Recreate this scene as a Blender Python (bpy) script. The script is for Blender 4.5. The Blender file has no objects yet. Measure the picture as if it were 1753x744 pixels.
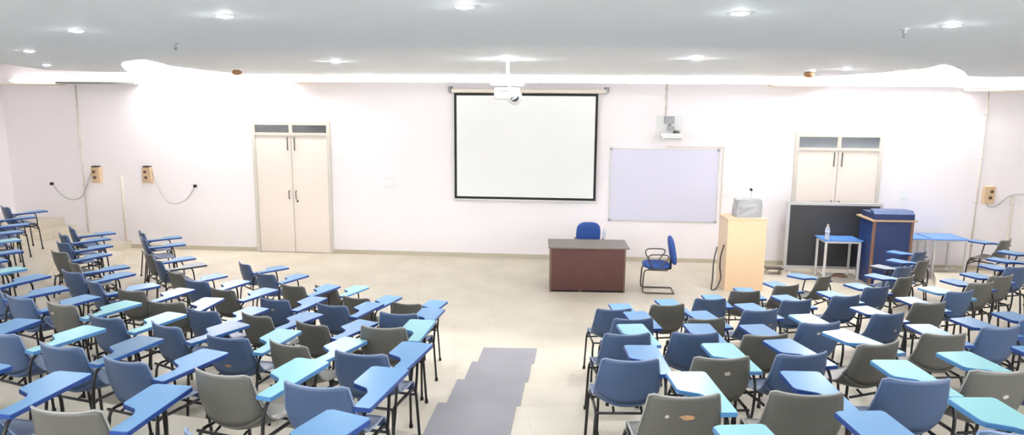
import bpy, bmesh, math, random
from mathutils import Vector, Matrix
random.seed(7)
PI = math.pi
sc = bpy.context.scene
col = sc.collection
# ---------------------------------------------------------------- camera
F, PITCH, ROLL, CAM_H = 1200.0, math.atan(195/1200), 0.008, 3.2
cam_d = bpy.data.cameras.new('camera'); cam = bpy.data.objects.new('camera', cam_d); col.objects.link(cam)
cam_d.sensor_width = 36; cam_d.lens = 36*F/1753; cam_d.clip_end = 100; cam_d.clip_start = .05
cam.location = (0, 0, CAM_H)
cam.matrix_world = Matrix.Translation((0, 0, CAM_H)) @ Matrix.Rotation(PI/2-PITCH, 4, 'X') @ Matrix.Rotation(ROLL, 4, 'Z')
sc.camera = cam
sc.view_settings.view_transform = 'Standard'; sc.view_settings.look = 'None'
sc.view_settings.gamma = 1; sc.view_settings.use_curve_mapping = False
sc.view_settings.exposure = 1.95

def ray(px, py):
    x = px-876.5; y = -(py-372)
    c, s = math.cos(ROLL), math.sin(ROLL)
    x, y = x*c-y*s, x*s+y*c
    cp, sp = math.cos(PITCH), math.sin(PITCH)
    return Vector((x, F*cp+y*sp, -F*sp+y*cp))
def at(px, py, z):                      # point of the photo on the horizontal plane z
    d = ray(px, py); t = (z-CAM_H)/d.z
    return Vector((d.x*t, d.y*t, z))
WS = -.084                              # slope of the front wall in plan
WN = math.hypot(1, WS)
U = Vector((1/WN, WS/WN, 0)); N = Vector((WS/WN, -1/WN, 0))
def W(s, off, z):                       # point on the front wall: along, into the room, up
    return Vector((0, 14.40, 0)) + U*s + N*off + Vector((0, 0, z))
def wall_px(px, py):
    d = ray(px, py); t = 14.40/(d.y-WS*d.x); q = d*t
    return q.x*WN, q.z+CAM_H            # s, z
WALL_YAW = math.atan(WS)

# ---------------------------------------------------------------- materials
def srgb(r, g, b):
    f = lambda c: (c/255/12.92) if c/255 <= .04045 else ((c/255+.055)/1.055)**2.4
    return (f(r), f(g), f(b), 1)
def mat(name, c, rough=.5, metal=0, noise=0, scale=8, emis=0, bump=0, spec=.5, ecol=None, trans=0, alpha=1):
    m = bpy.data.materials.new(name); m.use_nodes = True
    nt = m.node_tree; b = nt.nodes['Principled BSDF']
    b.inputs['Base Color'].default_value = c; b.inputs['Roughness'].default_value = rough
    b.inputs['Metallic'].default_value = metal; b.inputs['Specular IOR Level'].default_value = spec
    if trans: b.inputs['Transmission Weight'].default_value = trans
    if alpha < 1: b.inputs['Alpha'].default_value = alpha
    if emis:
        b.inputs['Emission Color'].default_value = ecol or c; b.inputs['Emission Strength'].default_value = emis
    if noise or bump:
        tc = nt.nodes.new('ShaderNodeTexCoord'); n = nt.nodes.new('ShaderNodeTexNoise')
        n.inputs['Scale'].default_value = scale; n.inputs['Detail'].default_value = 5
        nt.links.new(tc.outputs['Object'], n.inputs['Vector'])
        if noise:
            mx = nt.nodes.new('ShaderNodeMix'); mx.data_type = 'RGBA'
            k = 1-noise
            mx.inputs[6].default_value = c; mx.inputs[7].default_value = (c[0]*k, c[1]*k, c[2]*k, 1)
            nt.links.new(n.outputs['Fac'], mx.inputs[0]); nt.links.new(mx.outputs[2], b.inputs['Base Color'])
        if bump:
            bp = nt.nodes.new('ShaderNodeBump'); bp.inputs['Strength'].default_value = bump; bp.inputs['Distance'].default_value = .01
            nt.links.new(n.outputs['Fac'], bp.inputs['Height']); nt.links.new(bp.outputs['Normal'], b.inputs['Normal'])
    return m
M = {}
M['wall'] = mat('wall_paint', srgb(246, 240, 242), .6, noise=.03, scale=.7)
M['ceil'] = mat('ceiling_paint', srgb(240, 246, 253), .7, noise=.03, scale=.6, spec=.12)
M['panel'] = mat('ceiling_panel_paint', srgb(244, 248, 253), .7, noise=.02, scale=.6, spec=.12)
M['white'] = mat('white_paint', srgb(242, 242, 242), .55, noise=.02, scale=3)
M['base'] = mat('skirting_tile', srgb(203, 194, 174), .5, noise=.1, scale=2)
M['door'] = mat('cream_door_paint', srgb(240, 228, 218), .45, noise=.03, scale=1.5)
M['doorframe'] = mat('cream_frame_paint', srgb(214, 207, 196), .5, noise=.05, scale=3)
M['glass'] = mat('dark_transom_glass', srgb(90, 95, 98), .12, noise=.25, scale=5)
M['glass2'] = mat('grey_transom_glass', srgb(130, 136, 146), .15, noise=.25, scale=4)
M['steel'] = mat('brushed_steel', srgb(120, 118, 116), .35, .8, noise=.1, scale=20)
M['black'] = mat('black_enamel_tube', srgb(26, 24, 26), .4, noise=.2, scale=20)
M['rubber'] = mat('black_rubber', srgb(20, 20, 20), .7, noise=.1, scale=20)
M['shell_b'] = mat('blue_shell_plastic', srgb(73, 95, 131), .36, noise=.18, scale=6)
M['shell_g'] = mat('grey_shell_plastic', srgb(98, 97, 92), .38, noise=.18, scale=6)
M['rim_b'] = mat('blue_rim_catchlight', srgb(132, 149, 182), .35, noise=.2, scale=8)  # catch light along the shell edge, put into a lighter rim colour
M['rim_g'] = mat('grey_rim_catchlight', srgb(160, 159, 155), .35, noise=.2, scale=8)  # same catch light painted into the grey shell's rim
M['tab_b'] = mat('blue_laminate', srgb(103, 155, 202), .3, spec=.36, noise=.06, scale=9)
M['tab_t'] = mat('turquoise_laminate', srgb(150, 208, 214), .3, spec=.36, noise=.05, scale=9)
M['tab_s'] = mat('steel_blue_laminate', srgb(88, 128, 164), .3, spec=.36, noise=.06, scale=9)
M['tab_g'] = mat('worn_grey_laminate', srgb(150, 156, 168), .4, spec=.3, noise=.1, scale=9)
M['edge_b'] = mat('shaded_blue_edge_band', srgb(34, 68, 138), .4, noise=.05, scale=9)  # edge of the blue tablet, its shade put into a darker blue
M['edge_t'] = mat('sky_blue_edge_band', srgb(84, 138, 190), .4, noise=.05, scale=9)
M['edge_s'] = mat('steel_blue_edge_band', srgb(52, 96, 160), .4, noise=.05, scale=9)
M['edge_g'] = mat('dark_edge_band', srgb(44, 48, 66), .4, noise=.05, scale=9)
M['sticker'] = mat('torn_paper_sticker', srgb(205, 196, 186), .8, noise=.3, scale=60)
M['sticker_o'] = mat('worn_orange_sticker', srgb(206, 160, 120), .8, noise=.4, scale=60)
M['desk_top'] = mat('grey_desk_laminate', srgb(128, 118, 112), .4, noise=.1, scale=6)
M['desk_edge'] = mat('desk_side_laminate', srgb(120, 92, 80), .45, noise=.1, scale=6)
M['mahog'] = mat('mahogany_laminate', srgb(98, 60, 56), .45, noise=.2, scale=5)
M['dark'] = mat('dark_shadow_gap_and_bracket', srgb(26, 18, 18), .7, noise=.1, scale=5)  # desk gap shade put into a dark colour; chair brackets share it
M['navy'] = mat('blue_upholstery', srgb(48, 84, 158), .75, noise=.15, scale=30, bump=.2)
M['frame_m'] = mat('taupe_metal_tube', srgb(92, 84, 78), .3, .5, noise=.05, scale=20)
M['birch'] = mat('birch_laminate', srgb(240, 208, 170), .5, noise=.04, scale=3)
M['birch_s'] = mat('birch_laminate_side', srgb(232, 208, 180), .45, noise=.05, scale=3)
M['podium'] = mat('podium_blue_laminate', srgb(40, 60, 108), .4, noise=.12, scale=5)
M['podium_top'] = mat('podium_top_leatherette', srgb(66, 92, 140), .4, noise=.12, scale=5)
M['wood'] = mat('brown_beading', srgb(140, 104, 86), .5, noise=.2, scale=20)
M['wood_l'] = mat('tan_beading', srgb(206, 172, 134), .5, noise=.2, scale=20)
M['board'] = mat('blackboard_surface', srgb(68, 68, 72), .55, noise=.25, scale=2)
M['alu'] = mat('aluminium_frame', srgb(205, 205, 206), .4, .3, noise=.05, scale=10)
M['wb'] = mat('whiteboard_surface', srgb(219, 217, 235), .25, noise=.02, scale=2)
M['screen'] = mat('projection_fabric', srgb(238, 239, 237), .8, noise=.02, scale=2)
M['screen_b'] = mat('screen_black_border', srgb(24, 24, 26), .7, noise=.05, scale=2)
M['cream'] = mat('cream_housing', srgb(222, 212, 198), .5, noise=.05, scale=6)
M['box'] = mat('beige_socket_box', srgb(212, 184, 148), .5, noise=.08, scale=10)
M['cable'] = mat('pale_grey_cable', srgb(196, 192, 190), .5, noise=.05, scale=10)
M['dark_hole'] = mat('socket_hole', srgb(30, 22, 22), .6, noise=.05, scale=10)
M['tile_g'] = mat('grey_step_stone', srgb(152, 149, 155), .55, noise=.22, scale=3.5, bump=.1)
M['table_leg'] = mat('white_enamel_leg', srgb(226, 224, 222), .4, noise=.05, scale=10)
M['table_b'] = mat('blue_table_laminate', srgb(96, 150, 226), .35, noise=.05, scale=6)
M['plas_g'] = mat('grey_plastic', srgb(168, 170, 174), .5, noise=.1, scale=8)
M['plas_w'] = mat('white_plastic', srgb(236, 236, 234), .45, noise=.04, scale=8)
M['plas_wrap'] = mat('crumpled_plastic_sheet', srgb(200, 201, 204), .25, noise=.25, scale=9, alpha=.75)
M['bottle'] = mat('clear_bottle_plastic', srgb(222, 228, 240), .12, noise=.05, scale=20, alpha=.6)
M['water'] = mat('bottle_label_band', srgb(190, 200, 224), .4, noise=.1, scale=20)
M['cap'] = mat('orange_cap', srgb(214, 170, 140), .5, noise=.05, scale=20)
M['brown'] = mat('brown_detector', srgb(168, 124, 84), .5, noise=.1, scale=20)
M['lamp'] = mat('downlight_diffuser', (1, 1, 1, 1), .5, emis=200, ecol=(.93, .96, 1, 1))
M['led'] = mat('led_strip', (1, 1, 1, 1), .5, emis=32, ecol=(1, .985, .97, 1))
M['lamp_r'] = mat('added_rear_downlight_diffuser', (1, 1, 1, 1), .5, emis=200*.4, ecol=(.95, .97, 1, 1))  # dimmer lamps added out of view over the rear seats
M['led3'] = mat('led_strip_dim', (1, 1, 1, 1), .5, emis=32*.05, ecol=(1, .985, .97, 1))
M['lamp_f'] = mat('stage_downlight_diffuser', (1, 1, 1, 1), .5, emis=200*3.1, ecol=(.97, .98, 1, 1))
M['led2'] = mat('led_strip_soft', (1, 1, 1, 1), .5, emis=32*.35, ecol=(1, .985, .97, 1))
M['window'] = mat('added_window_glow', (1, 1, 1, 1), .3, emis=3.4, ecol=(.93, .965, 1, 1))  # glow for windows added out of view as fill light
M['grille'] = mat('pale_wood_grille', srgb(232, 206, 168), .5, noise=.15, scale=12)
M['grille_d'] = mat('grey_grille', srgb(150, 146, 142), .5, noise=.15, scale=12)
# floor: cream tiles with faint joints and traffic wear
def floor_mat():
    m = bpy.data.materials.new('cream_floor_tile'); m.use_nodes = True; nt = m.node_tree; b = nt.nodes['Principled BSDF']
    tc = nt.nodes.new('ShaderNodeTexCoord'); mp = nt.nodes.new('ShaderNodeMapping'); mp.inputs['Rotation'].default_value = (0, 0, WALL_YAW)
    br = nt.nodes.new('ShaderNodeTexBrick'); br.offset = 0
    br.inputs['Scale'].default_value = 1; br.inputs['Brick Width'].default_value = .6; br.inputs['Row Height'].default_value = .6
    br.inputs['Mortar Size'].default_value = .003; br.inputs['Color1'].default_value = srgb(214, 205, 188)
    br.inputs['Color2'].default_value = tuple(c*.97 for c in srgb(214, 205, 188)[:3])+(1,); br.inputs['Mortar'].default_value = tuple(c*.86 for c in srgb(214, 205, 188)[:3])+(1,)
    n = nt.nodes.new('ShaderNodeTexNoise'); n.inputs['Scale'].default_value = 1.3; n.inputs['Detail'].default_value = 8; n.inputs['Roughness'].default_value = .6
    mx = nt.nodes.new('ShaderNodeMix'); mx.data_type = 'RGBA'; mx.blend_type = 'MULTIPLY'; mx.inputs[0].default_value = 1
    cr = nt.nodes.new('ShaderNodeValToRGB'); cr.color_ramp.elements[0].position = .3; cr.color_ramp.elements[0].color = (.86, .85, .83, 1)
    cr.color_ramp.elements[1].position = .65; cr.color_ramp.elements[1].color = (1, 1, 1, 1)
    L = nt.links
    L.new(tc.outputs['Object'], mp.inputs['Vector']); L.new(mp.outputs['Vector'], br.inputs['Vector']); L.new(tc.outputs['Object'], n.inputs['Vector'])
    L.new(n.outputs['Fac'], cr.inputs['Fac']); L.new(br.outputs['Color'], mx.inputs[6]); L.new(cr.outputs['Color'], mx.inputs[7])
    L.new(mx.outputs[2], b.inputs['Base Color']); b.inputs['Roughness'].default_value = .42
    return m
M['floor'] = floor_mat()

# ---------------------------------------------------------------- mesh helpers
class MB:
    def __init__(s): s.v = []; s.f = []; s.mi = []; s.sm = []
    def add(s, vs, fs, mi=0, smooth=False):
        o = len(s.v); s.v += [Vector(p) for p in vs]; s.f += [[i+o for i in q] for q in fs]
        s.mi += [mi]*len(fs); s.sm += [smooth]*len(fs); return s
    def box(s, x0, x1, y0, y1, z0, z1, mi=0, fn=None, b=0):
        if b:
            bm = bmesh.new(); bmesh.ops.create_cube(bm, size=1)
            for v in bm.verts: v.co = Vector((x0+(v.co.x+.5)*(x1-x0), y0+(v.co.y+.5)*(y1-y0), z0+(v.co.z+.5)*(z1-z0)))
            bmesh.ops.bevel(bm, geom=bm.edges[:], offset=b, segments=2, affect='EDGES', profile=.5)
            bm.verts.index_update(); vs = [v.co.copy() for v in bm.verts]; fs = [[v.index for v in f.verts] for f in bm.faces]; bm.free()
            if fn: vs = [fn(*p) for p in vs]
            return s.add(vs, fs, mi)
        vs = [(x, y, z) for z in (z0, z1) for y in (y0, y1) for x in (x0, x1)]
        if fn: vs = [fn(*p) for p in vs]
        return s.add(vs, [(0, 2, 3, 1), (4, 5, 7, 6), (0, 1, 5, 4), (2, 6, 7, 3), (0, 4, 6, 2), (1, 3, 7, 5)], mi)
    def tube(s, pts, r, n=8, mi=0, closed=False, cap=True):
        pts = [Vector(p) for p in pts]; N_ = len(pts); rings = []
        t0 = (pts[1]-pts[0]).normalized(); up = Vector((0, 0, 1)) if abs(t0.z) < .9 else Vector((1, 0, 0))
        a = t0.cross(up).normalized()
        for i, p in enumerate(pts):
            if closed: t = (pts[(i+1) % N_]-pts[i-1]).normalized()
            elif i == 0: t = t0
            elif i == N_-1: t = (pts[-1]-pts[-2]).normalized()
            else: t = ((pts[i+1]-p).normalized()+(p-pts[i-1]).normalized()).normalized()
            a = (a-t*a.dot(t)).normalized(); b = t.cross(a)
            rr = r[i] if isinstance(r, (list, tuple)) else r
            rings.append([p+a*math.cos(2*PI*k/n)*rr+b*math.sin(2*PI*k/n)*rr for k in range(n)])
        vs = [q for g in rings for q in g]; fs = []
        for i in range(N_ if closed else N_-1):
            j = (i+1) % N_
            for k in range(n): fs.append((i*n+k, i*n+(k+1) % n, j*n+(k+1) % n, j*n+k))
        if cap and not closed: fs += [tuple(range(n))[::-1], tuple(range((N_-1)*n, N_*n))]
        return s.add(vs, fs, mi, True)
    def lathe(s, prof, c=(0, 0, 0), n=20, mi=0, fn=None):
        vs = []
        for r, z in prof:
            for k in range(n):
                p = Vector((c[0]+r*math.cos(2*PI*k/n), c[1]+r*math.sin(2*PI*k/n), c[2]+z)); vs.append(p)
        fs = []
        for i in range(len(prof)-1):
            for k in range(n): fs.append((i*n+k, i*n+(k+1) % n, (i+1)*n+(k+1) % n, (i+1)*n+k))
        fs += [tuple(range(n))[::-1], tuple(range((len(prof)-1)*n, len(prof)*n))]
        if fn: vs = [fn(*p) for p in vs]
        return s.add(vs, fs, mi, True)
    def prism(s, poly, z0, z1, mi=0, mi_side=None, fn=None):
        n = len(poly); vs = [(x, y, z0) for x, y in poly]+[(x, y, z1) for x, y in poly]
        if fn: vs = [fn(*p) for p in vs]
        s.add(vs, [tuple(range(n))[::-1], tuple(range(n, 2*n))], mi)
        o = len(s.v)-2*n
        for i in range(n):
            s.f.append([o+i, o+(i+1) % n, o+n+(i+1) % n, o+n+i]); s.mi.append(mi if mi_side is None else mi_side); s.sm.append(False)
        return s
    def mesh(s, name, mats, recalc=True):
        me = bpy.data.meshes.new(name); me.from_pydata([tuple(p) for p in s.v], [], s.f)
        for m in (mats if isinstance(mats, (list, tuple)) else [mats]): me.materials.append(m)
        for p, i, sm in zip(me.polygons, s.mi, s.sm): p.material_index = i; p.use_smooth = sm
        if recalc:
            bm = bmesh.new(); bm.from_mesh(me); bmesh.ops.recalc_face_normals(bm, faces=bm.faces[:]); bm.to_mesh(me); bm.free()
        me.update(); return me
    def obj(s, name, mats, parent=None, **kw):
        o = bpy.data.objects.new(name, s.mesh(name, mats)); col.objects.link(o)
        if parent: o.parent = parent
        for k, v in kw.items(): o[k] = v
        return o
def smooth_path(pts, n=6):              # Catmull-Rom through the points
    P = [Vector(p) for p in pts]; P = [P[0]*2-P[1]]+P+[P[-1]*2-P[-2]]; out = []
    for i in range(1, len(P)-2):
        for k in range(n):
            t = k/n; a, b, c, d = P[i-1], P[i], P[i+1], P[i+2]
            out.append(.5*((2*b)+(c-a)*t+(2*a-5*b+4*c-d)*t*t+(3*b-a-3*c+d)*t**3))
    out.append(P[-2]); return out
def thing(name, loc, rz=0, label=None, cat=None, group=None):
    o = bpy.data.objects.new(name, None); col.objects.link(o); o.location = loc; o.rotation_euler = (0, 0, rz)
    o.empty_display_size = .1
    if label: tag(o, label, cat, group)
    return o
def tag(o, label, cat, group=None):
    o['label'] = label; o['category'] = cat
    if group: o['group'] = group
    return o
def struct(o): o['kind'] = 'structure'; return o
def copy_tree(o, parent=None):
    c = o.copy(); col.objects.link(c)
    if parent: c.parent = parent
    for ch in list(o.children): copy_tree(ch, c)
    return c

# ================================================================ THE ROOM
XL, XR, YB, ZT = -11.0, 11.6, -4.0, 3.95
SL, SR = XL*WN, XR*WN
def wall_fn(s, o, z): return W(s, o, z)
struct(MB().box(SL-.2, SR+.2, -.2, 0, -.2, ZT, fn=wall_fn).obj('wall_front', M['wall']))
DEEP = 18.4
struct(MB().box(SL-.2, SL, 0, DEEP+.2, -.2, ZT, fn=wall_fn).obj('wall_left', M['wall']))
struct(MB().box(SR, SR+.2, 0, DEEP+.2, -.2, ZT, fn=wall_fn).obj('wall_right', M['wall']))
struct(MB().box(SL, SR, DEEP, DEEP+.2, -.2, ZT, fn=wall_fn).obj('wall_back', M['wall']))
# floor: flat stage area, then curved tiers climbing to the back
CX, CY, R1, TR, RISE = .2, 15.5, 7.1, .92, .163
KMAX = 12
ROOM_CUTS = [(W(SL-.02, 0, 0), -U), (W(SR+.02, 0, 0), U), (W(0, DEEP+.02, 0), N), (W(0, -.02, 0), -N)]
CORR = 1.75                             # flat strip of floor along the front wall, clear of the tiers
def build_floor():
    bm = bmesh.new()
    A0, A1, NS = math.radians(-208), math.radians(28), 118
    ring = lambda r, z: [bm.verts.new((CX+r*math.cos(A0+(A1-A0)*i/NS), CY+r*math.sin(A0+(A1-A0)*i/NS), z)) for i in range(NS+1)]
    lo = ring(R1, 0)
    for k in range(1, KMAX+1):
        r = R1+(k-1)*TR; z = k*RISE
        hi = ring(r, z)
        for i in range(NS): bm.faces.new((lo[i], hi[i], hi[i+1], lo[i+1]))
        out = ring(r+TR if k < KMAX else 30, z)
        for i in range(NS): bm.faces.new((hi[i], out[i], out[i+1], hi[i+1]))
        lo = out
    for co, no in ROOM_CUTS[:3]+[(W(0, CORR, 0), -N)]:
        bmesh.ops.bisect_plane(bm, geom=bm.verts[:]+bm.edges[:]+bm.faces[:], plane_co=co, plane_no=no, clear_outer=True)
    me = bpy.data.meshes.new('tiers'); bm.to_mesh(me); bm.free()
    mb = MB(); mb.add([v.co for v in me.vertices], [list(p.vertices) for p in me.polygons])
    mb.add([W(SL-.02, -.02, 0), W(SR+.02, -.02, 0), W(SR+.02, DEEP+.02, 0), W(SL-.02, DEEP+.02, 0)], [(0, 1, 2, 3)])
    # end faces of the tiers along the strip
    def s_at(r, side):                  # where the circle r meets the line off = CORR
        lo_, hi_ = 0, 25
        for _ in range(50):
            m = (lo_+hi_)/2; p = W(side*m, CORR, 0)
            if math.hypot(p.x-CX, p.y-CY) < r: lo_ = m
            else: hi_ = m
        return side*lo_
    for side, lim in ((-1, SL), (1, SR)):
        for k in range(1, KMAX+1):
            a, b = s_at(R1+(k-1)*TR, side), s_at(R1+k*TR, side)
            if abs(a) >= abs(lim): break
            b = lim if abs(b) > abs(lim) else b
            mb.add([W(a, CORR, 0), W(b, CORR, 0), W(b, CORR, k*RISE), W(a, CORR, k*RISE)], [(0, 1, 2, 3)])
    # steps climbing to the left along the wall
    for s_, z in ((-8.38, RISE), (-9.0, RISE*2), (-9.62, RISE*3), (-9.9, RISE*4)):
        mb.box(SL, s_, 0, CORR, 0, z, fn=wall_fn)
    me = mb.mesh('floor', M['floor'], recalc=False)
    o = bpy.data.objects.new('floor', me); col.objects.link(o)
    for p in me.polygons:
        if p.normal.z < -.5: p.flip()
    return struct(o)
build_floor()
# grey stone slabs laid on the aisle treads
def slab_corners(k):
    r = R1+(k-1)*TR
    xl = -.345-.092*(k-1)
    out = []
    for x in (xl, xl+.672): out.append((x, CY-math.sqrt(r*r-(x-CX)**2)))
    return out
for k in range(1, 7):
    (ax, ay), (bx, by) = slab_corners(k); (cx, cy), (dx, dy) = slab_corners(k+1)
    z = k*RISE
    o = MB().prism([(ax, ay+.012), (bx, by+.012), (dx, dy+.003), (cx, cy+.003)], z+.001, z+.012).obj('step_slab', M['tile_g'])
    q = ['first', 'second', 'third', 'fourth', 'fifth', 'sixth'][k-1]
    tag(o, f'grey stone slab on the central aisle, {q} step up from the front', 'floor slab', 'grey slabs on the aisle steps')
# ceilings
ZG, ZP = 3.70, 3.74
G = [(0, 108), (40, 114), (80, 120), (160, 122.5), (222, 124), (214, 119), (207.5, 112), (211, 106), (228, 102.5), (254, 99.5), (300, 96), (400, 91), (500, 88), (600, 85), (700, 82),
     (800, 80), (900, 79.5), (1000, 79.5), (1100, 80), (1253, 82), (1400, 87), (1500, 94), (1560, 100), (1605, 107), (1635, 115), (1650, 123), (1657, 131), (1700, 132), (1753, 131)]
gp = [at(x, y, ZG) for x, y in G]
poly = [(XL-3, gp[0].y+.3)]+[(p.x, p.y) for p in gp]+[(XR+3, gp[-1].y), (XR+3, YB-2), (XL-3, YB-2)]
def flat(poly, z0, z1, name, m, mside=None):
    o = MB().prism(poly, z0, z1, 0, 1 if mside else None).obj(name, [m]+([mside] if mside else []))
    bm = bmesh.new(); bm.from_mesh(o.data); bmesh.ops.triangulate(bm, faces=[f for f in bm.faces if len(f.verts) > 4])
    for co, no in ROOM_CUTS[:3]: bmesh.ops.bisect_plane(bm, geom=bm.verts[:]+bm.edges[:]+bm.faces[:], plane_co=co, plane_no=no, clear_outer=True)
    bm.to_mesh(o.data); bm.free()
    return o
struct(flat(poly, ZG, ZG+.035, 'ceiling', M['ceil'], M['white']))
struct(MB().box(SL-.2, SR+.2, -.2, DEEP+.2, ZT, ZT+.1, fn=wall_fn).obj('ceiling', M['white']))
near = [(p.x, p.y-.35) for p in gp[9:24]]
Fp = [(1617, 109.6), (1587, 117), (1519, 124), (1407, 136), (1315, 136), (1167, 133), (960, 128.6), (776, 128), (645, 129.6), (518, 133), (443, 135), (414, 130), (355, 121), (296, 114), (254, 103)]
far = []
for x, y in Fp:
    p = at(x, y, ZP); lim = 14.40+WS*p.x-.42
    if p.y > lim: p = p*(lim/p.y)
    far.append((p.x, p.y))
struct(flat(near+far, ZP, ZP+.03, 'ceiling', M['panel'], M['white']))
# pelmets under the ceiling line along the front wall
def pelmet(x0, x1, y0, y1, name, m, depth=.26, th=.03, group=None):
    s0, z0 = wall_px(x0, y0); s1, z1 = wall_px(x1, y1)
    zz = (z0+z1)/2
    return s0, s1, zz
def trim(n, s0, s1, z, d, th, m, o0=0): return struct(MB().box(s0, s1, o0, d, z, z+th, fn=wall_fn).obj(f'trim_{n}', m))
s605, s1315 = wall_px(605, 145)[0], wall_px(1315, 150)[0]
trim(1, s605, s1315, 3.60, .26, .03, M['white'])
trim(2, SL, wall_px(112, 147)[0], 3.50, .2, .03, M['cream'])
trim(3, wall_px(110, 145)[0], wall_px(242, 145)[0], 3.535, .26, .045, M['grille_d'])
trim(4, wall_px(1650, 152)[0], SR, 3.50, .2, .03, M['cream'])
trim(5, wall_px(500, 143)[0], s605, 3.60, .24, .05, M['grille'])
trim(6, s1315, wall_px(1405, 148)[0], 3.575, .24, .05, M['grille'])
trim(7, wall_px(1405, 148)[0], wall_px(1707, 153)[0], 3.58, .1, .03, M['white'])
# skirting
s_d1 = (wall_px(436, 300)[0], wall_px(568, 300)[0]); s_d2 = (wall_px(1357, 300)[0], wall_px(1506, 300)[0])
for a, b in ((SL, s_d1[0]), (s_d1[1], s_d2[0]), (s_d2[1], SR)):
    struct(MB().box(a, b, 0, .012, 0, .09, fn=wall_fn).obj('baseboard_front', M['base']))
# doors
def door(n, s0, s1, zt, zl, glass):
    d = struct(thing(f'door_{n}', W(s0, 0, 0), WALL_YAW))
    w = s1-s0; fw = .07
    # local frame: x along the wall, -y into the room
    f = MB()
    f.box(0, fw, -.05, -.001, 0, zt-fw); f.box(w-fw, w, -.05, -.001, 0, zt-fw); f.box(0, w, -.05, -.001, zt-fw, zt)
    f.box(fw, w-fw, -.05, -.001, zl, zl+.06); f.box(w/2-.035, w/2+.035, -.05, -.001, zl+.06, zt-fw)
    f.obj('door_frame', M['doorframe'], d)
    for i in (0, 1):
        x0 = fw if i == 0 else w/2+.004; x1 = w/2-.004 if i == 0 else w-fw
        lf = MB().box(x0+.004, x1, -.035, -.001, .015, zl-.006, b=.004).obj('door_leaf', M['door'], d)
        hx = w/2+(-.075 if i == 0 else .075)
        MB().box(hx-.012, hx+.012, -.06, -.036, zl-.31, zl-.03, b=.004).obj('bolt', M['steel'], lf)
        MB().tube(smooth_path([(hx, -.036, 1.34), (hx, -.075, 1.33), (hx, -.08, 1.26), (hx, -.075, 1.18), (hx, -.036, 1.17)]), .011).obj('handle', M['steel'], lf)
        if i: MB().tube([(hx+.02, -.036, 1.12), (hx+.02, -.06, 1.12)], .022, 12).obj('lock', M['steel'], lf)
        gx0 = fw if i == 0 else w/2+.035; gx1 = w/2-.035 if i == 0 else w-fw
        MB().box(gx0, gx1, -.02, -.01, zl+.06, zt-fw).obj('transom_glass', glass, d)
    return d
door(1, s_d1[0], s_d1[1], 2.79, 2.50, M['glass'])
door(2, s_d2[0], s_d2[1], 2.67, 2.33, M['glass2'])
# unseen glowing windows added in the rear and side walls to brighten the ceiling
def window(n, loc, rz, w, h):
    t = struct(thing(f'window_{n}', loc, rz))
    MB().box(-w/2, w/2, -.03, -.02, 0, h).obj('pane', M['window'], t)
    f = MB()
    f.box(-w/2-.05, w/2+.05, -.06, 0, -.05, 0); f.box(-w/2-.05, w/2+.05, -.06, 0, h, h+.05)
    f.box(-w/2-.05, -w/2, -.06, 0, 0, h); f.box(w/2, w/2+.05, -.06, 0, 0, h); f.box(-.025, .025, -.06, 0, 0, h)
    f.obj('window_frame', M['doorframe'], t)
for i, x in enumerate((-8.1, -4.6, -1.1, 2.4, 5.9, 9.4)): window(i+1, W(x, DEEP, 2.3), PI+WALL_YAW, 2.6, 1.2)
for i, y in enumerate((15.8, 12.8)):
    window(7+i, W(SL, y, 2.3), PI/2+WALL_YAW, 2.2, 1.2); window(9+i, W(SR, y, 2.3), -PI/2+WALL_YAW, 2.2, 1.2)
# vertical conduits on the wall
def conduit(s0, z0, s1, z1, label, r=.012, w=None):
    mb = MB()
    mb.tube([W(s0, .014, z0), W(s1, .014, z1)], r, 8)
    for t in (.12, .37, .62, .87):
        p = W(s0+(s1-s0)*t, .012, z0+(z1-z0)*t); mb.box(p.x-.03, p.x+.03, p.y-.012, p.y+.008, p.z-.012, p.z+.012)
    return tag(mb.obj('conduit', M['cream']), label, 'conduit', 'conduits on the front wall')
a = wall_px(130, 150)[0]; conduit(a, .09, a, 3.52, 'thin cream conduit running floor to ceiling beside the leftmost socket box')
a = wall_px(1692, 160)[0]; conduit(a, .09, a, 3.5, 'thin cream conduit running floor to ceiling beside the right socket box')
a = wall_px(1141, 170)[0]; conduit(a, 2.88, a, 3.6, 'short cream conduit dropping from the ceiling to the wall projector')
a = wall_px(208, 300)[0]; conduit(a, .09, a, 1.6, 'faint low conduit between the two left socket boxes', .02)
a = wall_px(1733, 335)[0]; conduit(a, .09, a, 1.5, 'faint low conduit on the far right of the wall', .02)
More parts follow.
